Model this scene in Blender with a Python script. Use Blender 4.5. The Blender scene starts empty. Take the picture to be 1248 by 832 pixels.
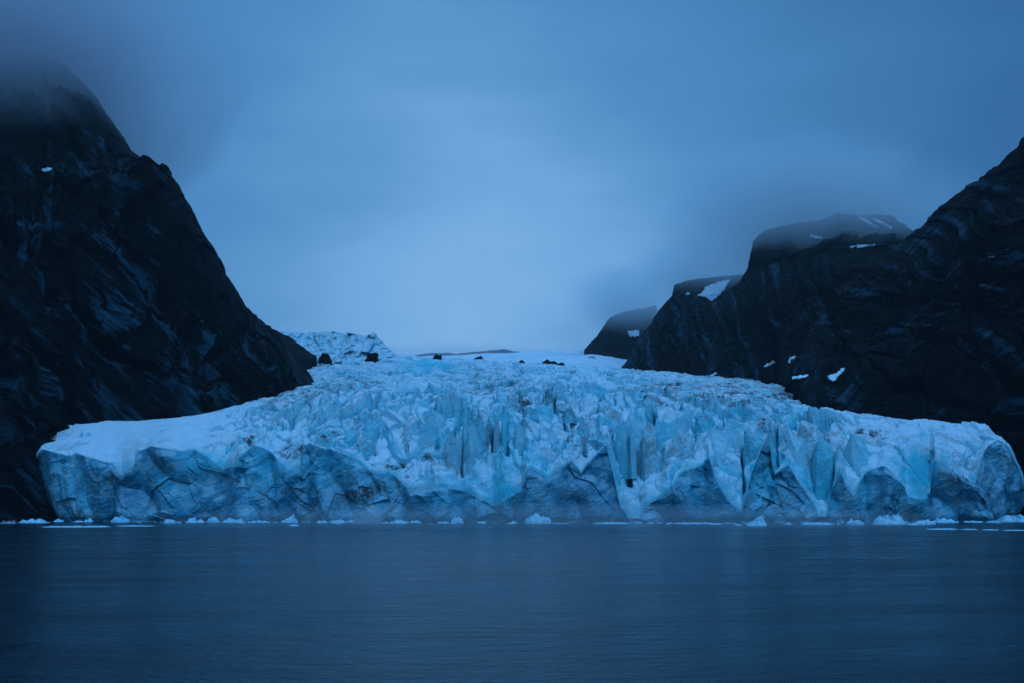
import bpy, bmesh, math, random
import numpy as np
from mathutils import Vector
from mathutils.bvhtree import BVHTree

random.seed(7)
rng = np.random.default_rng(7)
scene = bpy.context.scene
COL = scene.collection

# ------------------------------------------------------------------ camera model
F = 35.0 / 36.0 * 1248.0
CX, CY = 624.0, 416.0
CAMZ = 11.0
HOR = 609.0
TILT = math.atan((HOR - CY) / F)
cT, sT = math.cos(TILT), math.sin(TILT)


def at(px, py, d):
    """world point seen at photo pixel px, py on the vertical plane Y = d"""
    px = np.asarray(px, float); py = np.asarray(py, float); d = np.asarray(d, float)
    u = (px - CX) / F; v = (CY - py) / F
    fw = cT - sT * v; up = sT + cT * v
    return u * d / fw, d + 0 * px, CAMZ + up * d / fw


def zat(py, d):
    v = (CY - np.asarray(py, float)) / F
    return CAMZ + (sT + cT * v) * d / (cT - sT * v)


def to_px(X, Y, Z):
    a = Z - CAMZ
    fw = cT * Y + sT * a; up = -sT * Y + cT * a
    return CX + F * X / fw, CY - F * up / fw


def xat(px, d, z):
    """world X so that a point at depth d and height z falls on photo column px"""
    return (px - CX) / F * (cT * d + sT * (z - CAMZ))


def poly(knots):
    xs = np.array([k[0] for k in knots], float); ys = np.array([k[1] for k in knots], float)
    return lambda x: np.interp(x, xs, ys)


def sstep(a, b, x):
    t = np.clip((x - a) / (b - a), 0, 1)
    return t * t * (3 - 2 * t)


# ------------------------------------------------------------------ noise
G3 = np.array([[1, 1, 0], [-1, 1, 0], [1, -1, 0], [-1, -1, 0], [1, 0, 1], [-1, 0, 1], [1, 0, -1], [-1, 0, -1],
               [0, 1, 1], [0, -1, 1], [0, 1, -1], [0, -1, -1], [1, 1, 0], [-1, 1, 0], [0, -1, 1], [0, -1, -1]], float)


def hsh(ix, iy, iz, seed):
    n = (ix.astype(np.int64) * 374761393 + iy.astype(np.int64) * 668265263 + iz.astype(np.int64) * 1440662683 + seed * 974711) & 0xFFFFFFFF
    n = ((n ^ (n >> 13)) * 1274126177) & 0xFFFFFFFF
    n = ((n ^ (n >> 15)) * 2246822519) & 0xFFFFFFFF
    return n ^ (n >> 16)


def perlin(x, y, z=None, seed=0):
    x = np.asarray(x, float); y = np.asarray(y, float)
    z = np.zeros_like(x) if z is None else np.asarray(z, float)
    x, y, z = np.broadcast_arrays(x, y, z)
    fx, fy, fz = np.floor(x), np.floor(y), np.floor(z)
    ix, iy, iz = fx.astype(np.int64), fy.astype(np.int64), fz.astype(np.int64)
    x = x - fx; y = y - fy; z = z - fz
    u = x * x * x * (x * (x * 6 - 15) + 10); v = y * y * y * (y * (y * 6 - 15) + 10); w = z * z * z * (z * (z * 6 - 15) + 10)
    r = 0
    for dx in (0, 1):
        for dy in (0, 1):
            for dz in (0, 1):
                g = G3[hsh(ix + dx, iy + dy, iz + dz, seed) & 15]
                dot = g[..., 0] * (x - dx) + g[..., 1] * (y - dy) + g[..., 2] * (z - dz)
                r = r + dot * (u if dx else 1 - u) * (v if dy else 1 - v) * (w if dz else 1 - w)
    return r


def fbm(x, y, z=None, seed=0, octaves=4):
    r = 0; a = 1.0; s = 1.0
    for o in range(octaves):
        r = r + a * perlin(x * s, y * s, None if z is None else z * s, seed + o * 17)
        a *= 0.5; s *= 2.03
    return r


def ridged(x, y, z=None, seed=0, octaves=4):
    r = 0; a = 1.0; s = 1.0
    for o in range(octaves):
        r = r + a * (1 - 2 * np.abs(perlin(x * s, y * s, None if z is None else z * s, seed + o * 31)))
        a *= 0.5; s *= 2.07
    return r


def facets(x, y, seed):
    """Voronoi plates: per point the plate's random height, offset inside the plate times its random tilt, distance to the plate edge"""
    ix = np.floor(x).astype(np.int64); iy = np.floor(y).astype(np.int64)
    f1 = np.full(x.shape, 9.0); f2 = np.full(x.shape, 9.0)
    h = np.zeros(x.shape); t = np.zeros(x.shape); zero = np.zeros_like(ix)
    for ox in (-1, 0, 1):
        for oy in (-1, 0, 1):
            cx = ix + ox; cy = iy + oy
            r1 = hsh(cx, cy, zero, seed) / 4294967296.0; r2 = hsh(cx, cy, zero + 1, seed) / 4294967296.0
            r3 = hsh(cx, cy, zero + 2, seed) / 4294967296.0; r4 = hsh(cx, cy, zero + 3, seed) / 4294967296.0
            r5 = hsh(cx, cy, zero + 4, seed) / 4294967296.0
            dx = x - (cx + r1); dy = y - (cy + r2)
            dd = np.sqrt(dx * dx + dy * dy)
            near = dd < f1
            f2 = np.where(near, f1, np.minimum(f2, dd))
            f1 = np.where(near, dd, f1)
            h = np.where(near, r3 - 0.5, h)
            t = np.where(near, dx * (r4 - 0.5) * 2 + dy * (r5 - 0.5) * 2, t)
    return h, t, f2 - f1


# ------------------------------------------------------------------ mesh helpers
def link(name, me, mat, parent=None):
    o = bpy.data.objects.new(name, me); COL.objects.link(o)
    if mat: me.materials.append(mat)
    if parent: o.parent = parent
    return o


def mesh_arr(name, V, Q, mat, parent=None, smooth=False, attrs=None, origin=None):
    """one mesh object from numpy vertices and quads; origin moves the object's own origin to that point"""
    V = np.asarray(V, np.float32); Q = np.asarray(Q, np.int32)
    if origin is not None: V = V - np.asarray(origin, np.float32)
    k = Q.shape[1]
    me = bpy.data.meshes.new(name)
    me.vertices.add(len(V)); me.vertices.foreach_set('co', V.ravel())
    me.loops.add(Q.size); me.loops.foreach_set('vertex_index', Q.ravel())
    me.polygons.add(len(Q))
    me.polygons.foreach_set('loop_start', np.arange(0, Q.size, k, dtype=np.int32))
    me.update(calc_edges=True); me.validate()
    me.polygons.foreach_set('use_smooth', np.full(len(me.polygons), smooth))
    for an, av in (attrs or {}).items():
        at_ = me.attributes.new(an, 'FLOAT', 'POINT'); at_.data.foreach_set('value', np.asarray(av, np.float32).ravel())
    o = link(name, me, mat, parent)
    if origin is not None: o.location = origin
    return o


def grid_quads(nr, nc, wrap=False):
    idx = np.arange(nr * nc).reshape(nr, nc)
    if wrap: idx = np.concatenate([idx, idx[:, :1]], 1)
    return np.stack([idx[:-1, :-1], idx[:-1, 1:], idx[1:, 1:], idx[1:, :-1]], -1).reshape(-1, 4)


def tag(o, label=None, cat=None, group=None, kind=None):
    if label: o['label'] = label
    if cat: o['category'] = cat
    if group: o['group'] = group
    if kind: o['kind'] = kind
    return o


# ------------------------------------------------------------------ materials
class NT:
    def __init__(self, name):
        self.m = bpy.data.materials.new(name); self.m.use_nodes = True
        self.t = self.m.node_tree; self.t.nodes.clear()
        self.out = self.n('ShaderNodeOutputMaterial')

    def n(self, typ, **kw):
        nd = self.t.nodes.new(typ)
        for k, v in kw.items(): setattr(nd, k, v)
        return nd

    def l(self, a, b): self.t.links.new(a, b)

    def val(self, sock, v):
        if hasattr(v, 'is_linked') or hasattr(v, 'links'): self.l(v, sock)
        else: sock.default_value = v

    def math(self, op, a, b=0.0, c=0.0, clamp=False):
        nd = self.n('ShaderNodeMath', operation=op, use_clamp=clamp)
        self.val(nd.inputs[0], a); self.val(nd.inputs[1], b); self.val(nd.inputs[2], c)
        return nd.outputs[0]

    def mr(self, v, a, b, c=0.0, d=1.0, smooth=True):
        nd = self.n('ShaderNodeMapRange', interpolation_type='SMOOTHSTEP' if smooth else 'LINEAR')
        self.val(nd.inputs[0], v)
        for i, q in enumerate((a, b, c, d)): nd.inputs[i + 1].default_value = q
        return nd.outputs[0]

    def mix(self, f, a, b, blend='MIX'):
        nd = self.n('ShaderNodeMix', data_type='RGBA', blend_type=blend)
        self.val(nd.inputs[0], f)
        for s, v in ((nd.inputs[6], a), (nd.inputs[7], b)):
            if isinstance(v, tuple): s.default_value = (*v, 1)
            else: self.l(v, s)
        return nd.outputs[2]

    def pos(self, scale=(1, 1, 1), rot=(0, 0, 0)):
        g = self.n('ShaderNodeNewGeometry')
        r = self.n('ShaderNodeMapping', vector_type='POINT'); r.inputs[2].default_value = rot
        self.l(g.outputs['Position'], r.inputs[0])
        s = self.n('ShaderNodeVectorMath', operation='MULTIPLY'); s.inputs[1].default_value = scale
        self.l(r.outputs[0], s.inputs[0])
        return s.outputs[0]

    def noise(self, vec, scale, detail=5, rough=0.55, dist=0.0):
        nd = self.n('ShaderNodeTexNoise')
        self.l(vec, nd.inputs['Vector'])
        nd.inputs['Scale'].default_value = scale; nd.inputs['Detail'].default_value = detail
        nd.inputs['Roughness'].default_value = rough; nd.inputs['Distortion'].default_value = dist
        return nd.outputs['Fac']

    def bsdf(self, color, rough, bump=None, strength=0.5, dist=0.5, **kw):
        b = self.n('ShaderNodeBsdfPrincipled')
        if isinstance(color, tuple): b.inputs['Base Color'].default_value = (*color, 1)
        else: self.l(color, b.inputs['Base Color'])
        self.val(b.inputs['Roughness'], rough)
        for k, v in kw.items():
            self.val(b.inputs[k.replace('_', ' ')], v)
        if bump is not None:
            bp = self.n('ShaderNodeBump'); self.val(bp.inputs['Strength'], strength); bp.inputs['Distance'].default_value = dist
            self.l(bump, bp.inputs['Height']); self.l(bp.outputs[0], b.inputs['Normal'])
        self.l(b.outputs[0], self.out.inputs[0])
        return b


def ice_material():
    m = NT('glacier_ice')
    g = m.n('ShaderNodeNewGeometry')
    sep = m.n('ShaderNodeSeparateXYZ'); m.l(g.outputs['Normal'], sep.inputs[0])
    nz = sep.outputs[2]
    p = m.pos()
    n_big = m.noise(p, 0.035, 4, 0.5)
    n_mid = m.noise(p, 0.16, 6, 0.6)
    n_fine = m.noise(p, 0.9, 6, 0.65)
    # layering of the ice: thin tilted bands, warped
    lay = m.pos((0.05, 0.05, 0.55), (0.0, math.radians(24), 0.0))
    n_lay = m.noise(lay, 1.0, 7, 0.62, 1.6)
    blue = m.n('ShaderNodeAttribute', attribute_name='blue').outputs['Fac']
    dirt = m.n('ShaderNodeAttribute', attribute_name='dirt').outputs['Fac']
    fresh = m.n('ShaderNodeAttribute', attribute_name='fresh').outputs['Fac']
    ice = m.mix(m.mr(n_big, 0.38, 0.62), (0.008, 0.17, 0.27), (0.11, 0.44, 0.56))
    pale = m.mix(m.mr(m.math('ADD', m.math('MULTIPLY', n_big, .6), m.math('MULTIPLY', n_mid, .4)), 0.38, 0.62), (0.24, 0.63, 0.71), (0.66, 0.82, 0.86))
    ice = m.mix(m.math('MULTIPLY', fresh, m.mr(n_mid, 0.62, 0.42, 0.45, 1.0)), pale, ice)
    ice = m.mix(m.mr(n_lay, 0.50, 0.72, 0, .4), ice, (0.30, 0.56, 0.66))
    ice = m.mix(m.math('MULTIPLY', m.mr(n_lay, 0.44, 0.30), 0.6), ice, (0.03, 0.20, 0.32))
    ice = m.mix(m.math('MULTIPLY', blue, 0.85), ice, m.mix(m.mr(n_mid, 0.3, 0.7), (0.010, 0.46, 0.58), (0.06, 0.72, 0.82)))
    # weathered white crust and old snow lie where the ice is not steep
    ice = m.mix(m.math('MULTIPLY', m.mr(m.noise(m.pos((0.5, 0.3, 0.06), (0, math.radians(-6), 0)), 1.0, 6, .65, .8), 0.40, 0.30), 0.55), ice, (0.03, 0.24, 0.38))
    s = m.math('ADD', nz, m.math('MULTIPLY', m.math('SUBTRACT', n_mid, 0.5), 0.9))
    snow_f = m.mr(s, 0.34, 0.62)
    snow_f = m.math('MULTIPLY', snow_f, m.math('SUBTRACT', 1.0, m.math('MULTIPLY', blue, 0.92), 0, True))
    snow_f = m.math('MULTIPLY', snow_f, m.mr(fresh, 0.3, 1.0, 1.0, 0.22))
    snow = m.mix(m.mr(n_fine, 0.3, 0.7), (0.66, 0.74, 0.80), (0.82, 0.86, 0.89))
    col = m.mix(snow_f, ice, snow)
    # rock flour, grit and dark bands
    dn = m.mr(m.math('ADD', m.math('MULTIPLY', n_mid, 0.7), m.math('MULTIPLY', n_fine, 0.4)), 0.50, 0.64)
    df = m.math('MULTIPLY', m.math('MULTIPLY', dirt, 1.25), dn, clamp=True)
    spk = m.mr(m.noise(p, 0.45, 8, 0.75), 0.60, 0.70)
    df = m.math('MAXIMUM', df, m.math('MULTIPLY', spk, 0.35))
    col = m.mix(df, col, m.mix(n_mid, (0.025, 0.022, 0.024), (0.11, 0.095, 0.10)))
    frac = m.noise(m.pos((0.55, 0.35, 0.07), (0, math.radians(8), 0)), 1.0, 7, 0.68, 0.6)     # fine upright fractures
    h = m.math('ADD', m.math('MULTIPLY', n_fine, 1.3), m.math('ADD', m.math('MULTIPLY', n_lay, 1.1), m.math('MULTIPLY', frac, 1.8)))
    m.bsdf(col, m.mr(snow_f, 0, 1, 0.34, 0.7), h, m.mr(fresh, 0.2, 1.0, 0.5, 0.42), 1.2, Specular_IOR_Level=0.4)
    return m.m


def rock_material(name, ang, lo, hi, warm, scale=1.0):
    m = NT(name)
    p = m.pos()
    al = m.n('ShaderNodeAttribute', attribute_name='along').outputs['Fac']
    sp = m.n('ShaderNodeSeparateXYZ'); m.l(p, sp.inputs[0])
    cb = m.n('ShaderNodeCombineXYZ'); m.l(al, cb.inputs[0]); m.l(sp.outputs[2], cb.inputs[2])
    mp = m.n('ShaderNodeMapping'); mp.inputs['Rotation'].default_value = (0, ang, 0); m.l(cb.outputs[0], mp.inputs[0])
    sc = m.n('ShaderNodeVectorMath', operation='MULTIPLY'); sc.inputs[1].default_value = (0.018, 1, 0.30); m.l(mp.outputs[0], sc.inputs[0])
    st = sc.outputs[0]
    n_st = m.noise(st, 1.0 * scale, 8, 0.65, 0.9)
    n_big = m.noise(p, 0.012, 5, 0.55)
    n_patch = m.noise(cb.outputs[0], 0.028, 5, 0.55, 0.5)
    n_f = m.noise(p, 0.22, 8, 0.7)
    tone = m.n('ShaderNodeAttribute', attribute_name='tone').outputs['Fac']
    f = m.math('MULTIPLY', m.mr(m.math('ADD', tone, m.math('MULTIPLY', m.math('SUBTRACT', n_st, .5), 2.6)), .48, 1.0), m.mr(n_patch, .34, .56, .18, 1.0))
    col = m.mix(f, lo, hi)
    col = m.mix(m.mr(n_big, 0.55, 0.78, 0, 0.4), col, warm)
    vein = m.mr(m.math('ABSOLUTE', m.math('SUBTRACT', m.noise(st, 1.4 * scale, 5, 0.6, 1.4), 0.5)), 0.0, 0.012, 0.5, 0.0)
    vein = m.math('MULTIPLY', vein, m.mr(n_f, 0.47, 0.62))
    col = m.mix(vein, col, (0.03, 0.055, 0.07))
    h = m.math('ADD', m.math('MULTIPLY', n_st, 2.0), n_f)
    m.bsdf(col, 0.75, h, 1.0, 3.0, Specular_IOR_Level=0.08)
    return m.m


def snow_material():
    m = NT('old_snow')
    p = m.pos()
    n = m.noise(p, 0.05, 7, 0.6); n2 = m.noise(p, 0.7, 5, 0.6)
    col = m.mix(m.mr(n, 0.35, 0.7), (0.60, 0.68, 0.75), (0.84, 0.87, 0.9))
    m.bsdf(col, 0.8, n2, 0.4, 0.5)
    return m.m


def floe_material():
    m = NT('floe_ice')
    p = m.pos()
    n = m.noise(p, 0.35, 6, 0.6); n2 = m.noise(p, 1.6, 5, 0.6)
    col = m.mix(m.mr(n, 0.35, 0.65), (0.22, 0.58, 0.72), (0.60, 0.79, 0.85))
    m.bsdf(col, 0.5, n2, 0.5, 0.4)
    return m.m


def dirty_floe_material():
    m = NT('gritty_ice')
    p = m.pos()
    n = m.noise(p, 0.9, 7, 0.7)
    col = m.mix(m.mr(n, 0.4, 0.6), (0.06, 0.07, 0.08), (0.35, 0.45, 0.5))
    m.bsdf(col, 0.6, n, 0.5, 0.4)
    return m.m


def water_material():
    m = NT('fjord_water')
    a = m.noise(m.pos((0.35, 1.0, 1.0)), 0.55, 5, 0.6, 0.3)
    b = m.noise(m.pos((0.5, 1.0, 1.0), (0, 0, 0.35)), 2.2, 4, 0.55)
    c = m.noise(m.pos((0.3, 1.0, 1.0), (0, 0, -0.15)), 0.09, 3, 0.5)
    h = m.math('ADD', m.math('MULTIPLY', a, 0.75), m.math('MULTIPLY', b, 0.26))
    h = m.math('ADD', h, m.math('MULTIPLY', c, 1.2))
    m.bsdf((0.0006, 0.016, 0.026), m.mr(c, 0.3, 0.7, 0.16, 0.30), h, 0.8, 1.0, IOR=1.333)
    return m.m


def volume_material(name, col, dens, aniso=0.0):
    m = NT(name)
    v = m.n('ShaderNodeVolumePrincipled')
    v.inputs['Color'].default_value = (*col, 1); v.inputs['Density'].default_value = dens; v.inputs['Anisotropy'].default_value = aniso
    m.l(v.outputs[0], m.out.inputs['Volume'])
    return m.m


ICE = ice_material()
ROCK_L = rock_material('dark_slab_rock', math.radians(-42), (0.0006, 0.0026, 0.0042), (0.026, 0.082, 0.122), (0.008, 0.008, 0.010))
ROCK_R = rock_material('dark_ribbed_rock', math.radians(55), (0.0005, 0.0020, 0.0034), (0.026, 0.078, 0.116), (0.007, 0.006, 0.008))
ROCK_D = rock_material('far_rock', math.radians(20), (0.003, 0.005, 0.007), (0.014, 0.022, 0.028), (0.010, 0.010, 0.012))
SNOW = snow_material(); FLOE = floe_material(); GRIT = dirty_floe_material(); WATER = water_material()

# ------------------------------------------------------------------ mountains
def mountain(x0, x1, foot, ledge, top, dfoot, dledge, dtop, mat, step=1.2, rows=(40, 210, 90, 40), disp=None, back=350, label=''):
    nc = int((x1 - x0) / step) + 1
    px = np.linspace(x0, x1, nc)
    yf, yl, yt = poly(foot)(px), poly(ledge)(px), poly(top)(px)
    yt = yt + 1.3 * perlin(px / 11, px * 0 + x0, seed=95) + .9 * perlin(px / 4, px * 0 + x0, seed=96)
    yl = np.maximum(yl, yt + 0.5); yf = np.maximum(yf, yl + 0.5)
    a, b, c = poly(dfoot)(px), poly(dledge)(px), poly(dtop)(px)
    Xs, Ys, Zs, Ts = [], [], [], []
    for i in range(rows[0]):                                  # below the visible foot, down under ice or water
        t = i / rows[0]
        z0 = zat(yf, a); z = -12 + (z0 + 12) * t; d = a - 25 * (1 - t)
        Xs.append(xat(px, d, z)); Ys.append(d); Zs.append(z); Ts.append(np.zeros(nc))
    for i in range(rows[1]):
        t = i / rows[1]
        y = yf + (yl - yf) * t; d = a + (b - a) * (t ** 1.25)
        X, Y, Z = at(px, y, d); Xs.append(X); Ys.append(Y); Zs.append(Z); Ts.append(np.full(nc, t))
    for i in range(rows[2]):
        t = i / (rows[2] - 1)
        y = yl + (yt - yl) * t; d = b + (c - b) * t
        X, Y, Z = at(px, y, d); Xs.append(X); Ys.append(Y); Zs.append(Z); Ts.append(np.full(nc, 1 + t))
    zt = Zs[-1]; Xt = Xs[-1]
    for i in range(1, rows[3] + 1):
        t = i / rows[3]
        Xs.append(Xt * (1 + 0.25 * t)); Ys.append(c + back * t); Zs.append(zt - (zt + 12) * t ** 1.5); Ts.append(np.full(nc, 2.0))
    X, Y, Z, T = (np.array(q) for q in (Xs, Ys, Zs, Ts))
    P = np.stack([X, Y, Z], -1)
    du = np.gradient(P, axis=1); dv = np.gradient(P, axis=0)
    N = np.cross(du, dv); N /= np.linalg.norm(N, axis=-1, keepdims=True) + 1e-9
    rim = np.abs(yt - yf)[None, :] / 60.0
    amp = np.where(T < 1, 1.0, 1.0) * np.clip(rim, 0.15, 1)
    hgt = (zat(yt, c) - Z)
    amp = amp * (0.20 + 0.80 * sstep(0, 80, hgt))
    fx, fy, _ = at(px, yf, a)
    along = np.concatenate([[0], np.cumsum(np.hypot(np.diff(fx), np.diff(fy)))])
    if x0 < -150: along = along - np.interp(-150, px, along)
    U = along[None, :] + 0 * X
    tone, D = disp(U, Y, Z)
    D = D * amp
    P = P + N * D[..., None]
    q = grid_quads(*X.shape)
    o = mesh_arr('mountain', P.reshape(-1, 3), q, mat, smooth=False, attrs={'along': U, 'tone': tone})
    tag(o, label, 'mountain', None, 'structure')
    bvh = BVHTree.FromPolygons([tuple(v) for v in P.reshape(-1, 3)], [tuple(int(i) for i in f) for f in q])
    return o, bvh


def slab_disp(th, seed, k=1.0, turn=0.0):
    """rock relief in the face's own coordinates: U runs along the foot, Z is height; plates and ribs lie along the direction th"""
    def fn(U, Y, Z):
        w = 9 * perlin(U / 90, Y / 90, Z / 90, seed); w2 = 4 * perlin(U / 22, Y / 22, Z / 22, seed + 3)
        tt = th + turn * np.clip(Z / 250.0, 0, 1.2) + 0.16 * perlin(U / 120, Z / 120, seed=seed + 4)
        ct, st = np.cos(tt), np.sin(tt)
        a = U * ct - Z * st + w; b = U * st + Z * ct + w + w2
        big = 16 * fbm(U / 150, Z / 130, Y / 300, seed + 6, 3)
        h0, t0, e0 = facets(a / 120, b / 60, seed + 8)
        h, t, e = facets(a / 58, b / 27, seed + 9)
        h2, t2, e2 = facets(a / 27, b / 10, seed + 11)
        h3, t3, e3 = facets(a / 11, b / 4.2, seed + 13)
        m = sstep(-.15, .25, perlin(U / 60, Z / 60, seed=seed + 20))       # some slabs are polished smooth, others broken
        m2 = sstep(-.1, .3, perlin(U / 35, Z / 35, seed=seed + 21))
        crack = -4 * sstep(0.05, 0.0, e) - 1.2 * sstep(0.08, 0.0, e2) * m
        tone = np.clip(.42 + .30 * h0 + .25 * h + .4 * h2 * m + .4 * t2 + .35 * h3 * m + .75 * fbm(a / 60, b / 16, seed=seed + 30, octaves=4), 0, 1) * (1 - .8 * sstep(.07, 0, e) * .9) * (1 - .6 * sstep(.09, 0, e2) * m)
        return tone, k * (big + h0 * 10 + t0 * 14 + h * 5 + t * 9 + (h2 * 4.2 + t2 * 6.5) * (.3 + .7 * m) + (h3 * 3.0 + t3 * 5.0) * (.35 + .65 * m * m2)
                    + crack + 2.6 * fbm(a / 26, b / 4.5, Y / 30, seed + 15, 4) + 1.6 * ridged(a / 34, b / 8, Y / 40, seed + 16, 3))
    return fn


ml, BV_L = mountain(
    -640, 384,
    [(-640, 645), (-150, 637), (0, 637), (40, 636), (66, 634), (75, 560), (120, 536), (180, 522), (262, 506), (300, 493), (330, 480), (384, 470)],
    [(-150, 215), (0, 202), (60, 208), (110, 203), (165, 202), (200, 207), (222, 235), (384, 466)],
    [(-640, -160), (-300, -60), (-150, 10), (0, 62), (70, 75), (100, 95), (120, 120), (140, 155), (160, 186), (180, 198), (200, 207), (214, 222), (222, 236), (238, 262), (250, 290), (266, 318),
     (285, 352), (298, 376), (310, 388), (330, 402), (345, 418), (358, 435), (372, 446), (379, 456), (384, 467)],
    [(-640, 410), (-150, 520), (0, 535), (40, 552), (66, 585), (120, 615), (200, 640), (262, 670), (300, 705), (330, 745), (384, 810)],
    [(-640, 560), (-150, 690), (0, 700), (160, 750), (222, 775), (384, 840)],
    [(-640, 820), (-150, 960), (0, 950), (140, 930), (180, 860), (205, 785), (222, 780), (384, 850)],
    ROCK_L, disp=slab_disp(math.radians(52), 100, turn=.25),
    label='steep dark rock mountain left of the glacier, its top lost in cloud')

mr_, BV_R = mountain(
    755, 1880,
    [(755, 453), (840, 457), (900, 461), (950, 466), (985, 473), (1005, 488), (1015, 503), (1060, 508), (1150, 520), (1200, 530), (1225, 560), (1240, 634), (1400, 640), (1880, 652)],
    [(755, 451), (790, 412), (840, 380), (900, 375), (1000, 360), (1100, 345), (1200, 330), (1300, 300), (1400, 290)],
    [(755, 450), (765, 438), (780, 412), (795, 393), (805, 379), (818, 363), (835, 362), (850, 363), (865, 371), (880, 364), (900, 346), (915, 329), (950, 321), (985, 314), (1040, 302),
     (1075, 299), (1095, 294), (1110, 283), (1125, 272), (1150, 250), (1180, 226), (1200, 216), (1215, 202), (1232, 184), (1248, 170), (1310, 120), (1400, 70), (1550, 20), (1880, -110)],
    [(755, 1400), (840, 1200), (900, 1060), (950, 950), (985, 800), (1005, 690), (1015, 630), (1060, 622), (1150, 606), (1200, 600), (1240, 592), (1400, 540), (1880, 380)],
    [(755, 1420), (840, 1290), (900, 1180), (1000, 960), (1100, 790), (1240, 700), (1400, 650), (1880, 520)],
    [(755, 1440), (840, 1340), (900, 1250), (1000, 1100), (1100, 900), (1240, 820), (1400, 780), (1880, 700)],
    ROCK_R, step=1.2, disp=slab_disp(math.radians(-42), 300, turn=-.75),
    label='long dark rock mountain right of the glacier, rising out of the picture')

mp, BV_P = mountain(
    900, 1150,
    [(900, 350), (1150, 330)], [(900, 335), (917, 305), (1150, 310)],
    [(900, 345), (912, 326), (916, 296), (922, 288), (935, 280), (960, 273), (985, 268), (1005, 266), (1022, 258), (1034, 262), (1048, 264), (1066, 262), (1090, 266), (1108, 277), (1130, 292), (1150, 310)],
    [(900, 1350), (1150, 1300)], [(900, 1390), (1150, 1330)], [(900, 1480), (1150, 1450)],
    ROCK_D, step=1.2, rows=(10, 60, 60, 20), disp=slab_disp(math.radians(-15), 500, 1.0),
    label='flat topped rock peak capped by cloud above the right mountain')

mq, BV_Q = mountain(
    812, 905,
    [(812, 375), (905, 372)], [(812, 370), (905, 366)],
    [(812, 368), (819, 361), (822, 348), (832, 344), (850, 341), (870, 338), (890, 336), (905, 334)],
    [(812, 1620), (905, 1600)], [(812, 1640), (905, 1620)], [(812, 1680), (905, 1700)],
    ROCK_D, step=0.8, rows=(8, 20, 60, 12), disp=slab_disp(math.radians(-15), 600, 0.8),
    label='small rock knob under cloud with a snow slope, above the right mountain')

mf, BV_F = mountain(
    712, 800,
    [(712, 440), (735, 444), (800, 452)], [(712, 432), (735, 428), (800, 430)],
    [(712, 426), (718, 420), (728, 411), (737, 399), (745, 388), (762, 381), (790, 374), (800, 372)],
    [(712, 1900), (800, 1850)], [(712, 1930), (800, 1880)], [(712, 1960), (800, 1960)],
    ROCK_D, step=0.6, rows=(8, 50, 60, 12), disp=slab_disp(math.radians(-30), 700, 0.9),
    label='farthest dark rock peak fading into cloud behind the snowfield')

mh, BV_H = mountain(
    318, 386,
    [(318, 440), (386, 436)], [(318, 424), (386, 433)],
    [(318, 396), (338, 404), (352, 410), (368, 422), (380, 430), (386, 434)],
    [(318, 1150), (386, 1180)], [(318, 1170), (386, 1190)], [(318, 1220), (386, 1200)],
    ROCK_D, step=0.7, rows=(8, 30, 30, 10), disp=slab_disp(math.radians(30), 800, 0.25),
    label='low dark rock shoulder behind the left mountain, beside the icefall')

mz, BV_Z = mountain(
    500, 640,
    [(500, 440), (640, 440)], [(500, 434), (640, 434)],
    [(500, 433), (530, 429), (560, 430), (590, 427), (618, 425), (640, 431)],
    [(500, 2150), (640, 2150)], [(500, 2160), (640, 2160)], [(500, 2190), (640, 2190)],
    ROCK_D, step=1.0, rows=(8, 12, 12, 8), disp=slab_disp(0.2, 900, 0.2), back=120,
    label='faint low dark ridge on the skyline behind the upper glacier')

# ------------------------------------------------------------------ glacier
E = poly([(44, 560), (51, 546), (82, 554), (94, 552), (110, 557), (138, 565), (149, 580), (164, 565), (169, 549), (185, 543), (213, 547), (220, 550), (238, 547), (256, 559),
          (272, 571), (285, 567), (295, 554), (303, 546), (310, 541), (328, 548), (338, 559), (351, 575), (366, 566), (369, 543), (377, 539), (390, 544), (413, 550), (433, 559),
          (454, 575), (479, 577), (502, 599), (520, 595), (536, 592), (567, 598), (585, 608), (602, 616), (618, 603), (636, 593), (642, 571), (647, 570), (667, 582), (697, 561),
          (708, 575), (720, 561), (739, 540), (747, 575), (756, 618), (767, 630), (779, 629), (788, 616), (813, 600), (831, 575), (853, 568), (864, 556), (872, 583), (887, 608),
          (904, 623), (907, 610), (920, 565), (936, 526), (941, 560), (945, 577), (961, 565), (975, 589), (992, 614), (998, 629), (1008, 629), (1012, 603), (1022, 566), (1028, 585),
          (1039, 600), (1050, 582), (1060, 572), (1078, 569), (1095, 583), (1104, 600), (1120, 604), (1134, 600), (1139, 560), (1150, 566), (1173, 584), (1187, 588), (1196, 556), (1206, 540), (1215, 534),
          (1230, 545), (1246, 600)])
Cc = poly([(44, 556), (51, 541), (70, 537), (90, 532), (110, 530), (200, 519), (280, 514), (320, 517), (330, 523), (352, 515), (380, 517), (400, 508), (430, 506), (450, 497), (470, 499), (485, 505), (500, 497),
           (520, 508), (540, 503), (552, 496), (565, 503), (580, 492), (592, 496), (602, 485), (615, 483), (628, 494), (640, 500), (652, 492), (660, 503), (680, 499), (690, 503), (700, 512), (718, 503),
           (730, 499), (745, 510), (760, 497), (775, 505), (790, 512), (800, 522), (815, 514), (830, 508), (850, 508), (870, 503), (885, 512), (900, 518), (915, 511), (936, 517), (960, 517), (980, 515),
           (1000, 522), (1010, 519), (1030, 524), (1050, 527), (1065, 536), (1080, 530), (1100, 519), (1150, 517), (1180, 514), (1203, 518), (1212, 529), (1228, 541), (1236, 565), (1246, 600)])
KX = [0, 150, 300, 400, 500, 650, 800, 950, 1050, 1190, 1208, 1250]
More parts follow.
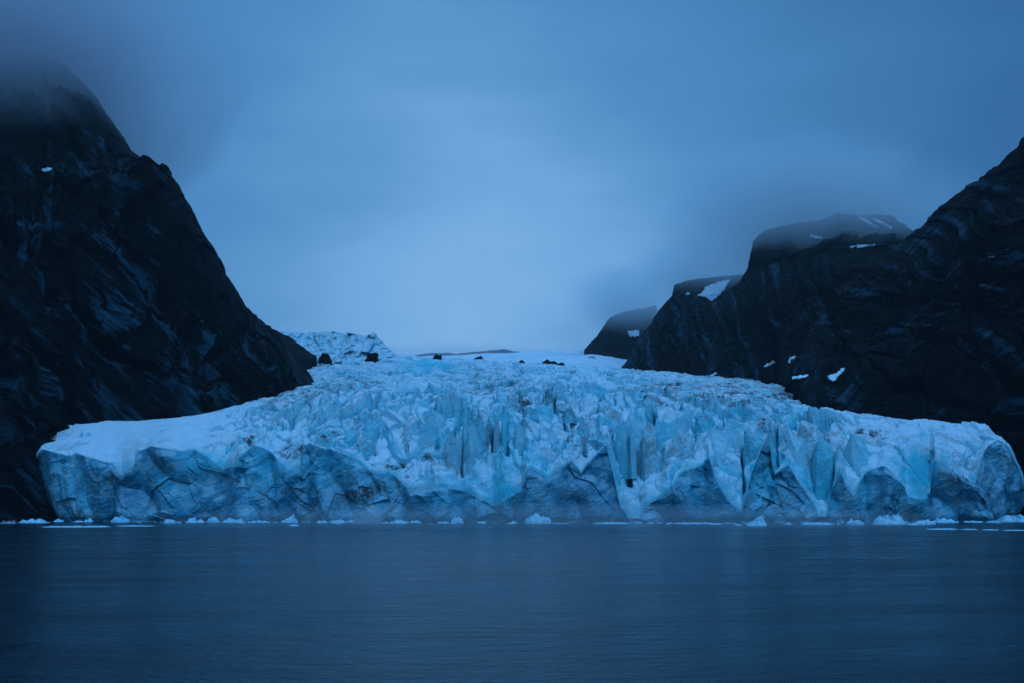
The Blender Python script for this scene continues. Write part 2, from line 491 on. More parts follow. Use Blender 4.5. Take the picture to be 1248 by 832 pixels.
TAB = {600: [517, 513, 502, 490, 486, 487, 492, 497, 506, 516, 528, 610],
       750: [550, 535, 483, 471, 467, 468, 474, 480, 508, 535, 560, 640],
       950: [560, 540, 474, 457, 452, 455, 462, 467, 505, 550, 580, 650],
       1250: [560, 530, 464, 442, 439, 447, 455, 461, 500, 550, 580, 650],
       1600: [560, 530, 456, 437, 434, 444, 452, 457, 500, 550, 580, 650]}
nc = 1500
S = np.linspace(44.5, 1245.5, nc)
und = 7 * perlin(S / 55, S * 0 + 3.3, seed=4) + 4 * perlin(S / 19, S * 0 + 1.3, seed=5)
yfront = poly([(44, 556), (50, 540), (70, 530), (150, 522), (350, 516), (640, 502), (900, 502), (1050, 508), (1180, 518), (1225, 530), (1236, 540), (1246, 556)])(S) + und
eJ = 2.0 * perlin(S / 7, S * 0, seed=6) + 1.2 * perlin(S / 2.6, S * 0, seed=7)
eJ = eJ * (.25 + .75 * sstep(310, 370, S)); eJ2 = eJ * sstep(350, 420, S)
yE = E(S) + eJ; yC = np.minimum(Cc(S) + 0.7 * eJ2, yE - 4)
ztop = zat(yE, yfront)
zC = zat(yC, yfront + 42)
# slant of the outermost columns of the front, as pixels of side step against height
endL = 1 - sstep(44, 120, S); endR = sstep(1190, 1246, S)
nf, nr, nt = 120, 120, 440

# per column: which part of the front the photo shows bluest / dirtiest (patches in photo pixels: x, y, rx, ry, amount)
BLUE = [(525, 445, 45, 9, 1.0), (1118, 575, 24, 34, 1.1), (1112, 560, 45, 20, .6), (612, 598, 26, 26, .9), (245, 560, 28, 18, .8), (205, 585, 34, 26, .5), (320, 570, 30, 34, .7), (390, 570, 40, 24, .5),
        (985, 545, 26, 30, .6), (1058, 590, 14, 30, .6), (925, 590, 18, 40, .7), (850, 600, 22, 20, .5), (720, 475, 40, 12, .6), (880, 505, 50, 10, .6), (540, 520, 30, 30, .5), (615, 530, 34, 30, .6),
        (790, 545, 16, 36, .6), (765, 480, 25, 12, .4), (545, 610, 40, 14, .6), (90, 585, 26, 30, .35), (960, 500, 50, 10, .4), (580, 465, 30, 10, .4), (1010, 600, 10, 26, .6), (680, 540, 30, 20, .3)]
DIRT = [(440, 600, 42, 16, .75), (485, 570, 18, 6, 1.2), (350, 553, 14, 8, 1.0), (1048, 612, 12, 16, 1.0), (125, 595, 40, 20, .55), (640, 490, 22, 9, .9), (880, 478, 110, 18, .75), (800, 478, 60, 12, .6), (600, 468, 45, 16, .6),
        (668, 475, 25, 10, .5), (725, 548, 10, 10, .8), (765, 552, 12, 10, 1.0), (275, 540, 30, 10, .6), (430, 545, 18, 12, .5), (1165, 580, 34, 24, .5), (1050, 530, 20, 7, .8), (935, 520, 10, 6, 1.0), (1010, 540, 10, 14, .5),
        (350, 480, 50, 16, .7), (430, 470, 45, 14, .45), (190, 560, 60, 40, .25), (340, 610, 60, 18, .3), (555, 560, 12, 22, .5), (690, 605, 110, 16, .35), (700, 540, 12, 8, 1.0), (930, 515, 8, 5, 1.4), (960, 540, 8, 10, .8), (1060, 528, 22, 5, 1.3), (1135, 555, 5, 8, 1.2), (1180, 585, 8, 5, 1.2), (305, 535, 18, 6, 1.0), (395, 530, 14, 6, .9), (520, 555, 6, 16, .9), (575, 545, 6, 14, .9), (360, 545, 12, 6, 1.2), (820, 470, 40, 10, .9), (940, 480, 50, 12, .9), (860, 612, 50, 14, .35), (960, 605, 30, 22, .3)]
SMOOTH = [(165, 530, 90, 18, .9), (580, 478, 36, 12, .8), (525, 446, 45, 10, .8), (500, 470, 45, 14, .5), (1130, 530, 120, 18, .6), (300, 505, 60, 14, .3)]


def patches(lst, sx, sy):
    r = np.zeros(sx.shape); wobx = 16 * perlin(sx / 14, sy / 10, seed=91); woby = 9 * perlin(sx / 12, sy / 9, seed=92)
    for x, y, rx, ry, a in lst:
        r = np.maximum(r, a * np.exp(-(((sx - x + wobx) / rx) ** 2 + ((sy - y + woby) / ry) ** 2) * 1.2))
    return r


# --- ice cliff: from below the water to the upper edge
t = np.linspace(0, 1, nf)[:, None]
Zf = -3 + (ztop + 3)[None, :] * t
hrel = np.clip(Zf / 38.0, 0, 1.2)
Df = yfront[None, :] + 5.0 * hrel
slant = endL[None, :] * (26 * np.clip(1 - hrel, 0, 1) ** 1.3 - 5 * np.sin(np.clip(hrel, 0, 1) * math.pi)) + endR[None, :] * (-12 * np.clip(1 - hrel, 0, 1) ** 2 + 8 * np.sin(np.clip(hrel, 0, 1) * math.pi))
Xf = xat(S[None, :] + slant, Df, Zf)
wx = 4 * perlin(Xf / 14, Zf / 14, seed=21); wz = 4 * perlin(Xf / 14, Zf / 14, seed=22)
h1, t1, e1 = facets((Xf + wx + 0.5 * Zf) / 22, (Zf + wz - 0.25 * Xf) / 24, 23)
h2, t2, e2 = facets((Xf + wx) / 6.5, (Zf + wz + 0.4 * Xf) / 5.5, 24)
h3, t3, e3 = facets((Xf + wx * .5) / 2.6, (Zf + wz * .5) / 2.0, 25)
hold = sstep(0, 0.12, 1 - t) * 1.0
dep = (10 * np.abs(perlin((Xf + wx + .35 * Zf) / 26, (Zf + wz) / 44, seed=26)) * 1.4 + 3.0 * np.abs(perlin((Xf + wx - .5 * Zf) / 11, (Zf + wz) / 20, seed=27)) + t1 * 1.5
       + h1 * 2.2 + (h2 * .8 + t2 * 1.8) * sstep(-.1, .3, perlin(Xf / 25, Zf / 25, seed=28)) + t3 * 0.2 + .22 * ridged((Xf + .8 * Zf) / 9, (Zf - .5 * Xf) / 3.0, seed=29, octaves=3) - 3)
Df2 = Df - dep * (0.25 + 0.75 * hold)
# notch worn by the water at the foot
Df2 = Df2 + 2.0 * np.exp(-(Zf / 2.0) ** 2)
sxf, syf = to_px(Xf, Df2, Zf)
# --- ramp from the cliff edge to the first crest
DR = 42.0
t = np.linspace(0, 1, nr)[:, None]
Xe, De, Ze = Xf[-1], Df2[-1], Zf[-1]
pw = 1 + 9 * (1 - sstep(330, 410, S)) + 2 * sstep(1050, 1120, S)
lp = lambda q, n: np.convolve(np.pad(q, n, mode='edge'), np.hanning(2 * n + 1) / np.hanning(2 * n + 1).sum(), 'valid')
carry = (1 - t) ** pw[None, :]
smoothed = np.clip((pw - 1) / 4, 0, 1)[None, :]
De_s = lp(De, 60)[None, :] * smoothed + De[None, :] * (1 - smoothed)
Dr = De_s * (1 - t) + (yfront + DR)[None, :] * t + (De[None, :] - De_s) * carry
bow = np.sin(t * math.pi) * 2.0
g_ = 0.65 * t + 0.35 * t ** 0.5
Ze_s = lp(Ze, 70)[None, :] * smoothed + Ze[None, :] * (1 - smoothed)
Zr = Ze_s * (1 - g_) + zC[None, :] * g_ + (Ze[None, :] - Ze_s) * carry + bow
# --- upper glacier
dT = np.exp(np.linspace(0, 1, nt))
dT = (dT - 1) / (math.e - 1)
t2_ = np.linspace(0, 1, nt + 1)[1:, None]
ds = yfront + DR
Dt = ds[None, :] * (1560.0 / ds[None, :]) ** t2_
keys = sorted(TAB)
rowsY = [np.interp(S, KX, TAB[k]) for k in keys]
Sy = np.zeros_like(Dt)
for j in range(nc):
    Sy[:, j] = np.interp(Dt[:, j], [ds[j]] + keys, [yC[j] + 3] + [r[j] for r in rowsY])
Zt = zat(Sy, Dt)
D2 = np.concatenate([Dr, Dt]); Z2 = np.concatenate([Zr, Zt])
colpx = S[None, :] + np.concatenate([slant[-1][None, :] * (1 - t), np.zeros((nt, nc))])
X2 = xat(colpx, D2, Z2)
sx2, sy2 = to_px(X2, D2, Z2)
sm = patches(SMOOTH, sx2, sy2)
# how broken the ice is
rough = 1.0 - np.clip(sm, 0, .92)
isR = np.concatenate([np.sin(np.clip(t, 0, 1) * math.pi * .5) * np.ones((1, nc)), np.ones((nt, nc))])
hold = sstep(0, 0.10, np.concatenate([t * np.ones((1, nc)), np.ones((nt, nc))]))
left = sstep(235, 320, sx2); right = (1 - 0.45 * sstep(980, 1060, sx2)) * (1 - .55 * sstep(930, 985, sx2) * sstep(560, 600, D2))
rough = rough * (0.12 + 0.88 * left) * right * (1 - .55 * (1 - sstep(360, 420, sx2)) * sstep(570, 640, D2)) * (1 - .6 * patches([(890, 478, 130, 22, .8)], sx2, sy2))
far = 1 - 0.45 * sstep(600, 800, D2)
wx = 5 * perlin(X2 / 22, D2 / 22, seed=31); wy = 5 * perlin(X2 / 22, D2 / 22, seed=32)
g1, u1, k1 = facets((X2 + wx) / 27, (D2 + wy) / 24, 33)
g2, u2, k2 = facets((X2 + wx) / 8.0, (D2 + wy) / 9.0, 34)
g3, u3, k3 = facets((X2 + wx * .4) / 3.4, (D2 + wy * .4) / 4.0, 35)
brk = sstep(-.1, .3, perlin(X2 / 45, D2 / 45, seed=39))
rel = g1 * 10 + u1 * 20 + (g2 * 3.2 + u2 * 5.0) * (.15 + .70 * brk) + (g3 * 1.0 + u3 * 1.6) * (.3 + .7 * brk) + .6 * fbm(X2 / 5, D2 / 5, seed=36, octaves=4) + .6 * ridged(X2 / 7, D2 / 9, seed=42, octaves=3)
cut1 = sstep(.16, 0, k1) * 9 + sstep(.14, 0, k2) * 3
rel = 12 * np.tanh(rel / 12) - cut1
# crevasses running up the glacier: thin slots between fins in the middle of the front
mid = np.exp(-((sx2 - 600) / 90) ** 2) + .9 * np.exp(-((sx2 - 790) / 60) ** 2) + .55 * np.exp(-((sx2 - 700) / 60) ** 2) + .4 * np.exp(-((sx2 - 930) / 80) ** 2)
mid = mid * (1 - sstep(640, 760, D2))
sl = np.abs(perlin((X2 + .6 * wx) / 13, D2 / 75, seed=37))
slot = sstep(.14, .02, sl) * np.clip(mid, 0, 1.1) * .75 * np.concatenate([sstep(.15, .5, t) * np.ones((1, nc)), np.ones((nt, nc))])
SLOTS = [(600.5, 4.0, 506, 556, 30), (617, 3.6, 514, 556, 30), (585, 3.0, 508, 548, 18), (563, 2.8, 530, 580, 16), (548, 2.4, 524, 566, 14), (767, 4.0, 556, 596, 20), (783, 3.0, 526, 576, 20), (799, 3.0, 508, 550, 18), (650, 4.0, 500, 526, 14),
         (575, 5.0, 503, 532, 14), (712, 3.2, 526, 552, 12), (872, 2.6, 536, 566, 12), (687, 3.2, 496, 516, 12), (1014, 4.0, 552, 612, 18), (634, 2.8, 520, 560, 12), (530, 3.0, 500, 530, 12), (832, 2.6, 512, 545, 12), (906, 2.8, 530, 600, 12),
         (947, 2.4, 520, 560, 12), (985, 3.0, 510, 545, 12), (1040, 2.6, 530, 570, 10), (730, 2.4, 505, 530, 10), (495, 3.0, 510, 545, 10), (455, 3.0, 520, 545, 8)]
slotz = np.zeros_like(X2)
for (x, w, ya, yb, dp) in SLOTS:
    xx = sx2 - x - 3 * (sy2 - .5 * (ya + yb)) / (yb - ya)
    slotz = np.maximum(slotz, dp * sstep(w, w * .35, np.abs(xx)) * sstep(yb, yb - 6, sy2) * sstep(ya - 4, ya + 2, sy2))
rel = rel * far - slot * 15
isramp = np.concatenate([(sstep(0, .2, t) * (1 - .75 * sstep(.75, 1, t))) * np.ones((1, nc)), np.zeros((nt, nc))])
fold = 9.5 * np.abs(perlin((X2 + wx) / 21, D2 / 48, seed=43)) * 1.4 + 3.0 * np.abs(perlin((X2 + .5 * wx + .3 * D2) / 9, D2 / 26, seed=44)) + .35 * ridged(X2 / 3.2, D2 / 12, seed=45, octaves=3) - 4
Z2 = Z2 + fold * isramp * np.clip(rough + .1, 0, 1)
Z2d = Z2 + hold * (rough * rel * np.concatenate([(.34 + .40 * sstep(.35, 1, t)) * np.ones((1, nc)), np.ones((nt, nc))])) - slotz * hold
D2 = D2 + hold * rough * (1.2 * perlin(X2 / 7, Z2d / 8, seed=47) + .3 * perlin(X2 / 2, Z2d / 2.5, seed=48))
# sideways throw so that faces are not all seen from one side
X2d = X2 + hold * rough * 1.6 * perlin(X2 / 6, D2 / 6, Z2d / 6, seed=38)
sxa, sya = to_px(X2d, D2, Z2d)
blue2 = np.clip(np.maximum(1.25 * patches(BLUE, sxa, sya), np.clip(slot * .9 + slotz / 12 + cut1 / 16 * rough, 0, 1)), 0, 1.2)
blue2 = np.clip(blue2 + .45 * rough * sstep(.12, .4, perlin(X2 / 13, D2 / 22, Z2d / 12, seed=46)), 0, 1.1)
dirt2 = patches(DIRT, sxa, sya) + 0.25 * sstep(.55, .8, .5 + fbm(X2 / 40, D2 / 40, seed=41, octaves=3))
bluef = np.clip(.9 * patches(BLUE, sxf, syf), 0, 1.0); dirtf = patches(DIRT, sxf, syf) + .1

gl = bpy.data.objects.new('glacier', None); COL.objects.link(gl); gl.location = (0, 500, 0)
tag(gl, 'broken blue white glacier ending in a jagged ice cliff at the water', 'glacier')
OR = np.array((0, 500, 0.0))


def child(name, V, Q, mat, parent, at_loc=OR, **kw):
    return mesh_arr(name, np.asarray(V) - at_loc, Q, mat, parent, **kw)


child('ice_cliff', np.stack([Xf, Df2, Zf], -1).reshape(-1, 3), grid_quads(nf, nc), ICE, gl, attrs={'blue': bluef, 'dirt': dirtf, 'fresh': np.full(Xf.shape, 1.0)})
# the last row of the cliff is the first row of the surface
X2d[0], D2[0], Z2d[0] = Xf[-1], Df2[-1], Zf[-1]
child('ice_surface', np.stack([X2d, D2, Z2d], -1).reshape(-1, 3), grid_quads(nr + nt, nc), ICE, gl, attrs={'blue': blue2, 'dirt': dirt2, 'fresh': np.clip(slot * .6 + slotz / 10, 0, 1)})
Vsurf = np.stack([X2d, D2, Z2d], -1)


def surf_z(x, y):
    """height of the glacier surface below a world point"""
    j0 = (x / (cT * y) * F + CX)
    j = int(np.clip(round((j0 - S[0]) / (S[1] - S[0])), 0, nc - 1))
    return float(np.interp(y, D2[:, j], Z2[:, j]))


def shard(px, py, w, h, d, lean=0.0, thick=1.0, foot=None, seed=0, nb=6, ridge=0.25, blue=0.3, dirt=0.15):
    """an ice tower: apex seen at photo pixel px, py; w, h in photo pixels; a hull with flat broken sides, finely cut and roughened"""
    r = random.Random(seed)
    sc = d / F
    W, H = w * sc, h * sc
    X, Y, Z = (float(q) for q in at(px, py, d))
    bm = bmesh.new()
    pts = []
    for i in range(nb):
        a = 2 * math.pi * (i + r.uniform(-.3, .3)) / nb
        pts.append((math.cos(a) * W * .55 * r.uniform(.85, 1.1), math.sin(a) * W * .55 * thick * r.uniform(.8, 1.1), -H * 1.35 if foot is None else -(Z - foot)))
    for i in range(nb - 1):
        a = 2 * math.pi * (i + r.uniform(-.4, .4)) / (nb - 1)
        k = r.uniform(.3, .6)
        pts.append((math.cos(a) * W * .42 * r.uniform(.7, 1.1) + lean * W * k, math.sin(a) * W * .42 * thick * r.uniform(.7, 1.1), -H * (1 - k)))
    rd = r.uniform(-.9, .9)
    for s_ in (-1, 1):
        pts.append((lean * W + s_ * math.cos(rd) * W * ridge, s_ * math.sin(rd) * W * ridge * thick, -H * (0 if s_ < 0 else r.uniform(.03, .22))))
    pts.append((lean * W + r.uniform(-.1, .1) * W, r.uniform(.05, .3) * W * thick, -H * r.uniform(0.02, .12)))
    for q in pts: bm.verts.new(q)
    res = bmesh.ops.convex_hull(bm, input=bm.verts)
    junk = [g for g in res['geom_interior'] + res['geom_unused'] if isinstance(g, bmesh.types.BMVert)]
    if junk: bmesh.ops.delete(bm, geom=list(set(junk)), context='VERTS')
    cuts = max(4, min(14, int(w / 3.2)))
    bmesh.ops.subdivide_edges(bm, edges=bm.edges[:], cuts=cuts, use_grid_fill=True)
    bmesh.ops.triangulate(bm, faces=bm.faces[:])
    bm.verts.ensure_lookup_table()
    V = np.array([v.co[:] for v in bm.verts]); Q = np.array([[v.index for v in f.verts] for f in bm.faces])
    bm.normal_update()
    N = np.array([v.normal[:] for v in bm.verts])
    V = V + N * (0.020 * W * (fbm(V[:, 0] / (W * .22) + seed, V[:, 1] / (W * .22), V[:, 2] / (W * .30), seed, 3)
                              + .5 * ridged(V[:, 0] / (W * .16), V[:, 1] / (W * .16) + seed, V[:, 2] / (W * .6), seed + 1, 2)))[:, None]
    bm.free()
    fr = np.clip(.12 + (.75 * sstep(.35, .9, -V[:, 2] / H) if foot is not None else 0), 0, 1) * np.ones(len(V))
    V = V + np.array([X - lean * W, Y, Z])
    n = len(V)
    o = mesh_arr('serac', V - OR, Q, ICE, gl, attrs={'blue': np.full(n, blue), 'dirt': np.full(n, dirt), 'fresh': fr})
    return o


# ice towers seen one by one: apex x, y, width, height in photo pixels, metres behind the cliff line, lean, thickness
TOWERS = [
    (741, 540, 34, 70, 8, -.25, .9), (864, 556, 34, 55, 6, .1, .9), (878, 527, 60, 62, 22, .15, .8), (937, 520, 36, 74, 8, .1, .9), (961, 560, 30, 60, 4, .05, .9),
    (697, 560, 36, 30, 6, .1, 1), (644, 568, 30, 34, 5, 0, 1), (690, 528, 52, 42, 24, .1, .8), (651, 516, 44, 44, 26, -.2, .9), (634, 522, 30, 50, 18, 0, .8), (664, 500, 44, 30, 40, .2, .9),
    (615, 516, 10, 40, 18, .1, 1.8), (606, 512, 12, 44, 20, -.1, 1.6), (590, 505, 26, 44, 26, .2, 1.0), (570, 518, 40, 46, 20, -.3, .8), (560, 530, 16, 50, 10, .2, 1.4), (548, 528, 20, 46, 12, -.2, 1.2), (575, 530, 16, 50, 12, .3, 1.2),
    (535, 507, 40, 34, 32, .3, .9), (505, 512, 50, 36, 30, .1, .9), (480, 505, 44, 30, 36, -.1, 1), (455, 520, 34, 28, 24, .2, 1), (430, 530, 34, 26, 18, .2, 1),
    (718, 512, 40, 36, 34, -.1, .9), (745, 500, 40, 34, 40, .1, .9), (760, 522, 26, 40, 16, 0, 1.1), (786, 528, 9, 40, 14, .1, 1.8), (795, 520, 24, 44, 20, .3, .9), (770, 530, 10, 34, 12, -.1, 1.6), (812, 516, 40, 40, 28, .1, .8),
    (834, 530, 44, 40, 16, .2, .9), (822, 508, 50, 30, 40, .1, .9), (858, 512, 40, 30, 36, -.1, .9), (900, 516, 40, 40, 28, .2, .9), (915, 530, 34, 40, 16, -.2, .9),
    (985, 520, 50, 50, 22, -.1, .8), (1005, 540, 30, 40, 10, .2, 1), (1045, 530, 44, 44, 18, .1, .9), (1080, 545, 40, 36, 8, -.1, .9), (1065, 560, 24, 44, 5, .1, 1), (1150, 555, 44, 50, 8, .1, .9), (1190, 550, 34, 40, 8, -.1, .9),
    (1023, 564, 18, 50, 4, 0, 1.2), (970, 535, 30, 34, 18, .1, 1), (310, 542, 34, 34, 6, .1, .9), (378, 540, 26, 34, 6, -.2, .9), (186, 544, 40, 40, 6, 0, .8), (238, 548, 34, 30, 6, .2, .9),
    (280, 541, 14, 14, 12, .2, 1), (295, 530, 14, 12, 20, 0, 1), (106, 524, 18, 8, 40, .2, 1), (415, 545, 26, 26, 12, .3, .9), (448, 542, 30, 24, 14, .1, .9),
]
for i, (px, py, w, h, off, lean, th) in enumerate(TOWERS):
    if off <= 8: continue
    dd = float(np.interp(px, S, yfront)) + off
    shard(px, py - (7 if 400 < px < 1010 else 1), w * 1.1, h + 10, dd + (3 if off < 12 else 0), lean, th, foot=-2.0 if off < 12 else None, seed=50 + i, blue=(0 if px < 150 else random.choice((0, .1, .35, .8))), dirt=random.choice((.1, .2, .4)), ridge=random.uniform(.12, .32))
# smaller towers standing in rows on the broken upper ice
k = 0
while k < 60:
    px = random.uniform(400, 990); d = random.uniform(560, 1000)
    x = (px - CX) / F * d
    z = surf_z(x, d)
    sx_, sy_ = to_px(x, d, z)
    if patches(SMOOTH, np.array([sx_]), np.array([sy_]))[0] > .3: continue
    hh = random.uniform(11, 23) * 520 / d
    shard(sx_, sy_ - hh * .55, hh * random.uniform(.9, 1.7), hh, d, random.uniform(-.3, .3), random.uniform(.6, 1.2), seed=300 + k, blue=random.choice((.1, .3, .6)), dirt=random.choice((.1, .2, .6)))
    k += 1

# --- icefall block, upper left, higher and farther than the rest of the ice
nci, nri = 260, 120
pxi = np.linspace(334, 486, nci)
topi = poly([(334, 408), (345, 404), (380, 406), (405, 404), (430, 407), (447, 410), (456, 406), (466, 416), (475, 424), (481, 431), (486, 438)])(pxi) + 1.0 * perlin(pxi / 5, pxi * 0, seed=61)
boti = poly([(334, 446), (420, 440), (486, 446)])(pxi)
ti = np.linspace(0, 1, nri)[:, None]
Yi = boti[None, :] + (topi - boti)[None, :] * np.clip(ti / .8, 0, 1)
Di = 1240 + 70 * np.clip(ti / .8, 0, 1) + 260 * np.clip((ti - .8) / .2, 0, 1) + 0 * Yi
Xi, _, Zi = at(pxi[None, :] + 0 * Yi, Yi, np.minimum(Di, 1310))
Xi = Xi * Di / np.minimum(Di, 1310)
Zi = Zi - 30 * np.clip((ti - .8) / .2, 0, 1)
fh, ft, fe = facets(Xi / 16, Zi / 22, 62); fh2, ft2, fe2 = facets(Xi / 6, Zi / 8, 63)
Di2 = Di - (fh * 8 + ft * 10 + fh2 * 2 + ft2 * 3 + 2 * fbm(Xi / 8, Zi / 8, seed=64))
sxi, syi = to_px(Xi, Di2, Zi)
child('icefall', np.stack([Xi, Di2, Zi], -1).reshape(-1, 3), grid_quads(nri, nci), ICE, gl,
      attrs={'blue': np.clip(.25 + .5 * sstep(.15, 0, fe), 0, 1), 'dirt': .15 + .3 * sstep(0, .6, fbm(Xi / 30, Zi / 30, seed=65))})

# --- snowfield at the head of the valley
ncs, nrs = 260, 110
pxs = np.linspace(430, 830, ncs)
ts = np.linspace(0, 1, nrs)[:, None]
ys0 = poly([(430, 452), (600, 452), (760, 456), (830, 460)])(pxs)
ys1 = poly([(430, 437), (560, 433), (600, 431), (640, 428), (672, 427), (700, 429), (718, 426), (745, 428), (780, 436), (830, 440)])(pxs)
Ds = 1450 + 650 * ts + 0 * pxs[None, :]
Ys_ = ys0[None, :] + (ys1 - ys0)[None, :] * ts ** .8
Xs_, _, Zs_ = at(pxs[None, :] + 0 * Ys_, Ys_, Ds)
Zs_ = Zs_ + 3.5 * fbm(Xs_ / 90, Ds / 120, seed=71, octaves=5) + 1.5 * sstep(.1, .6, ridged(Xs_ / 50, Ds / 40, seed=72, octaves=2))
sf = mesh_arr('snow_field', np.stack([Xs_, Ds, Zs_], -1).reshape(-1, 3), grid_quads(nrs, ncs), SNOW, smooth=True)
tag(sf, 'smooth white snowfield at the head of the valley beneath the farthest peak', 'snowfield', None, 'structure')

# ------------------------------------------------------------------ rocks standing out of the ice
def outcrop(px, py, w, h, d, label, seed, mat=ROCK_D, base=None):
    r = random.Random(seed)
    sc = d / F; W, H = w * sc, h * sc
    X, Y, Z = (float(q) for q in at(px, py, d))            # middle of its foot
    bm = bmesh.new()
    for i in range(8):
        a = 2 * math.pi * (i + r.uniform(-.3, .3)) / 8
        bm.verts.new((math.cos(a) * W * .52, math.sin(a) * W * .45, -H * .8))
    for i in range(7):
        a = 2 * math.pi * (i + r.uniform(-.3, .3)) / 7; q = r.uniform(.22, .48)
        bm.verts.new((math.cos(a) * W * q, math.sin(a) * W * q, H * r.uniform(.3, 1.0)))
    res = bmesh.ops.convex_hull(bm, input=bm.verts)
    junk = [g for g in res['geom_interior'] + res['geom_unused'] if isinstance(g, bmesh.types.BMVert)]
    if junk: bmesh.ops.delete(bm, geom=list(set(junk)), context='VERTS')
    bmesh.ops.subdivide_edges(bm, edges=bm.edges[:], cuts=5, use_grid_fill=True)
    bmesh.ops.triangulate(bm, faces=bm.faces[:])
    bm.normal_update()
    for v in bm.verts:
        c = v.co
        v.co = c + v.normal * float(.16 * W * fbm(np.array(c.x / (W * .25) + seed), np.array(c.y / (W * .25)), np.array(c.z / (W * .2)), seed, 3))
    me = bpy.data.meshes.new('rock_outcrop'); bm.to_mesh(me); bm.free()
    o = link('rock_outcrop', me, mat); o.location = (X, Y, Z)
    return tag(o, label, 'rock', 'dark rocks standing out of the ice')


for i, (px, py, w, h, d, lab) in enumerate([
    (396, 436, 17, 7, 1222, 'dark wedge of rock in the icefall, nearest the rock shoulder'),
    (454, 438, 22, 9, 1222, 'broad dark rock at the right end of the icefall'),
    (533, 437, 12, 7, 1420, 'dark rounded rock above the smooth blue ice'),
    (577, 447, 18, 6, 1330, 'flat dark rock in front of the snowfield, left of the blue band'),
    (584, 438, 14, 4, 1500, 'low dark rock strip where ice meets the snowfield'),
    (636, 442, 9, 4, 1560, 'tiny dark rock on the left side of the snowfield'),
    (672, 448, 44, 5, 1440, 'long low dark rock band along the snowfield edge'),
    (721, 440, 16, 8, 1800, 'dark boulder sized knob on the snow under the farthest peak'),
    (478, 464, 11, 6, 840, 'single dark boulder on the white ice below the blue patch'),
    (512, 440, 10, 4, 1420, 'small dark rock left of the rounded rock above the blue ice'),
]):
    outcrop(px, py, w, h, d, lab, 700 + i)

# ------------------------------------------------------------------ snow patches lying on the rock
CAM = Vector((0, 0, CAMZ))


def ray(px, py, bvhs):
    x, y, z = (float(q) for q in at(px, py, 100.0))
    dr = (Vector((x, y, z)) - CAM).normalized()
    best = None
    for b in bvhs:
        h = b.ray_cast(CAM, dr)
        if h[0] is not None and (best is None or h[3] < best[3]): best = h
    return best, dr


def inside(pt, pg):
    x, y = pt; c = False
    for i in range(len(pg)):
        x1, y1 = pg[i]; x2, y2 = pg[i - 1]
        if (y1 > y) != (y2 > y) and x < (x2 - x1) * (y - y1) / (y2 - y1) + x1: c = not c
    return c


ALLBV = [BV_L, BV_R, BV_P, BV_Q, BV_F]


def snow_patch(pg, label, step=.4):
    xs = [p[0] for p in pg]; ys = [p[1] for p in pg]
    nx = int((max(xs) - min(xs)) / step) + 2; ny = int((max(ys) - min(ys)) / step) + 2
    idx = {}; V = []; Nn = []
    for j in range(ny):
        for i in range(nx):
            p = (min(xs) + i * step, min(ys) + j * step)
            wob = (p[0] + 2.4 * float(perlin(p[0] / 3, p[1] / 1.5, seed=81)), p[1] + 1.5 * float(perlin(p[0] / 3, p[1] / 2, seed=82)))
            if not inside(wob, pg): continue
            h, dr = ray(p[0], p[1], ALLBV)
            if h is None: continue
            n = h[1] if h[1].dot(dr) < 0 else -h[1]
            idx[(i, j)] = len(V); V.append(h[0]); Nn.append((n + Vector((0, -.2, .6))).normalized())
    m = len(V)
    if m < 4: return None
    th = .0005 * (V[0] - CAM).length
    top = [v + n * th for v, n in zip(V, Nn)]; bot = [v - n * th * 2 for v, n in zip(V, Nn)]
    fs = []; edge = {}
    for (i, j) in idx:
        q = [(i, j), (i + 1, j), (i + 1, j + 1), (i, j + 1)]
        if all(c in idx for c in q):
            a = [idx[c] for c in q]
            # leave out quads that bridge a step in the rock
            if max((V[a[k]] - V[a[k - 1]]).length for k in range(4)) > .02 * (V[a[0]] - CAM).length: continue
            fs.append(a)
            for k in range(4):
                e = (a[k], a[(k + 1) % 4]); edge[e] = 1
    F_ = [tuple(f) for f in fs] + [tuple(x + m for x in reversed(f)) for f in fs]
    F_ += [(b, a, a + m, b + m) for (a, b) in edge if (b, a) not in edge]
    if not fs: return None
    org = sum(V, Vector()) / m
    me = bpy.data.meshes.new('snow_patch'); me.from_pydata([tuple(v - org) for v in top + bot], [], F_)
    bm = bmesh.new(); bm.from_mesh(me); bmesh.ops.delete(bm, geom=[v for v in bm.verts if not v.link_faces], context='VERTS')
    left_, best = set(bm.verts), []
    while left_:
        q_ = [left_.pop()]; comp = []
        while q_:
            v_ = q_.pop(); comp.append(v_)
            for e_ in v_.link_edges:
                o_ = e_.other_vert(v_)
                if o_ in left_: left_.discard(o_); q_.append(o_)
        if len(comp) > len(best): best = comp
    keep = set(best); bmesh.ops.delete(bm, geom=[v for v in bm.verts if v not in keep], context='VERTS'); bm.to_mesh(me); bm.free()
    me.polygons.foreach_set('use_smooth', np.full(len(me.polygons), True))
    o = link('snow_patch', me, SNOW); o.location = org
    return tag(o, label, 'snow patch', 'snow patches left on the dark rock')


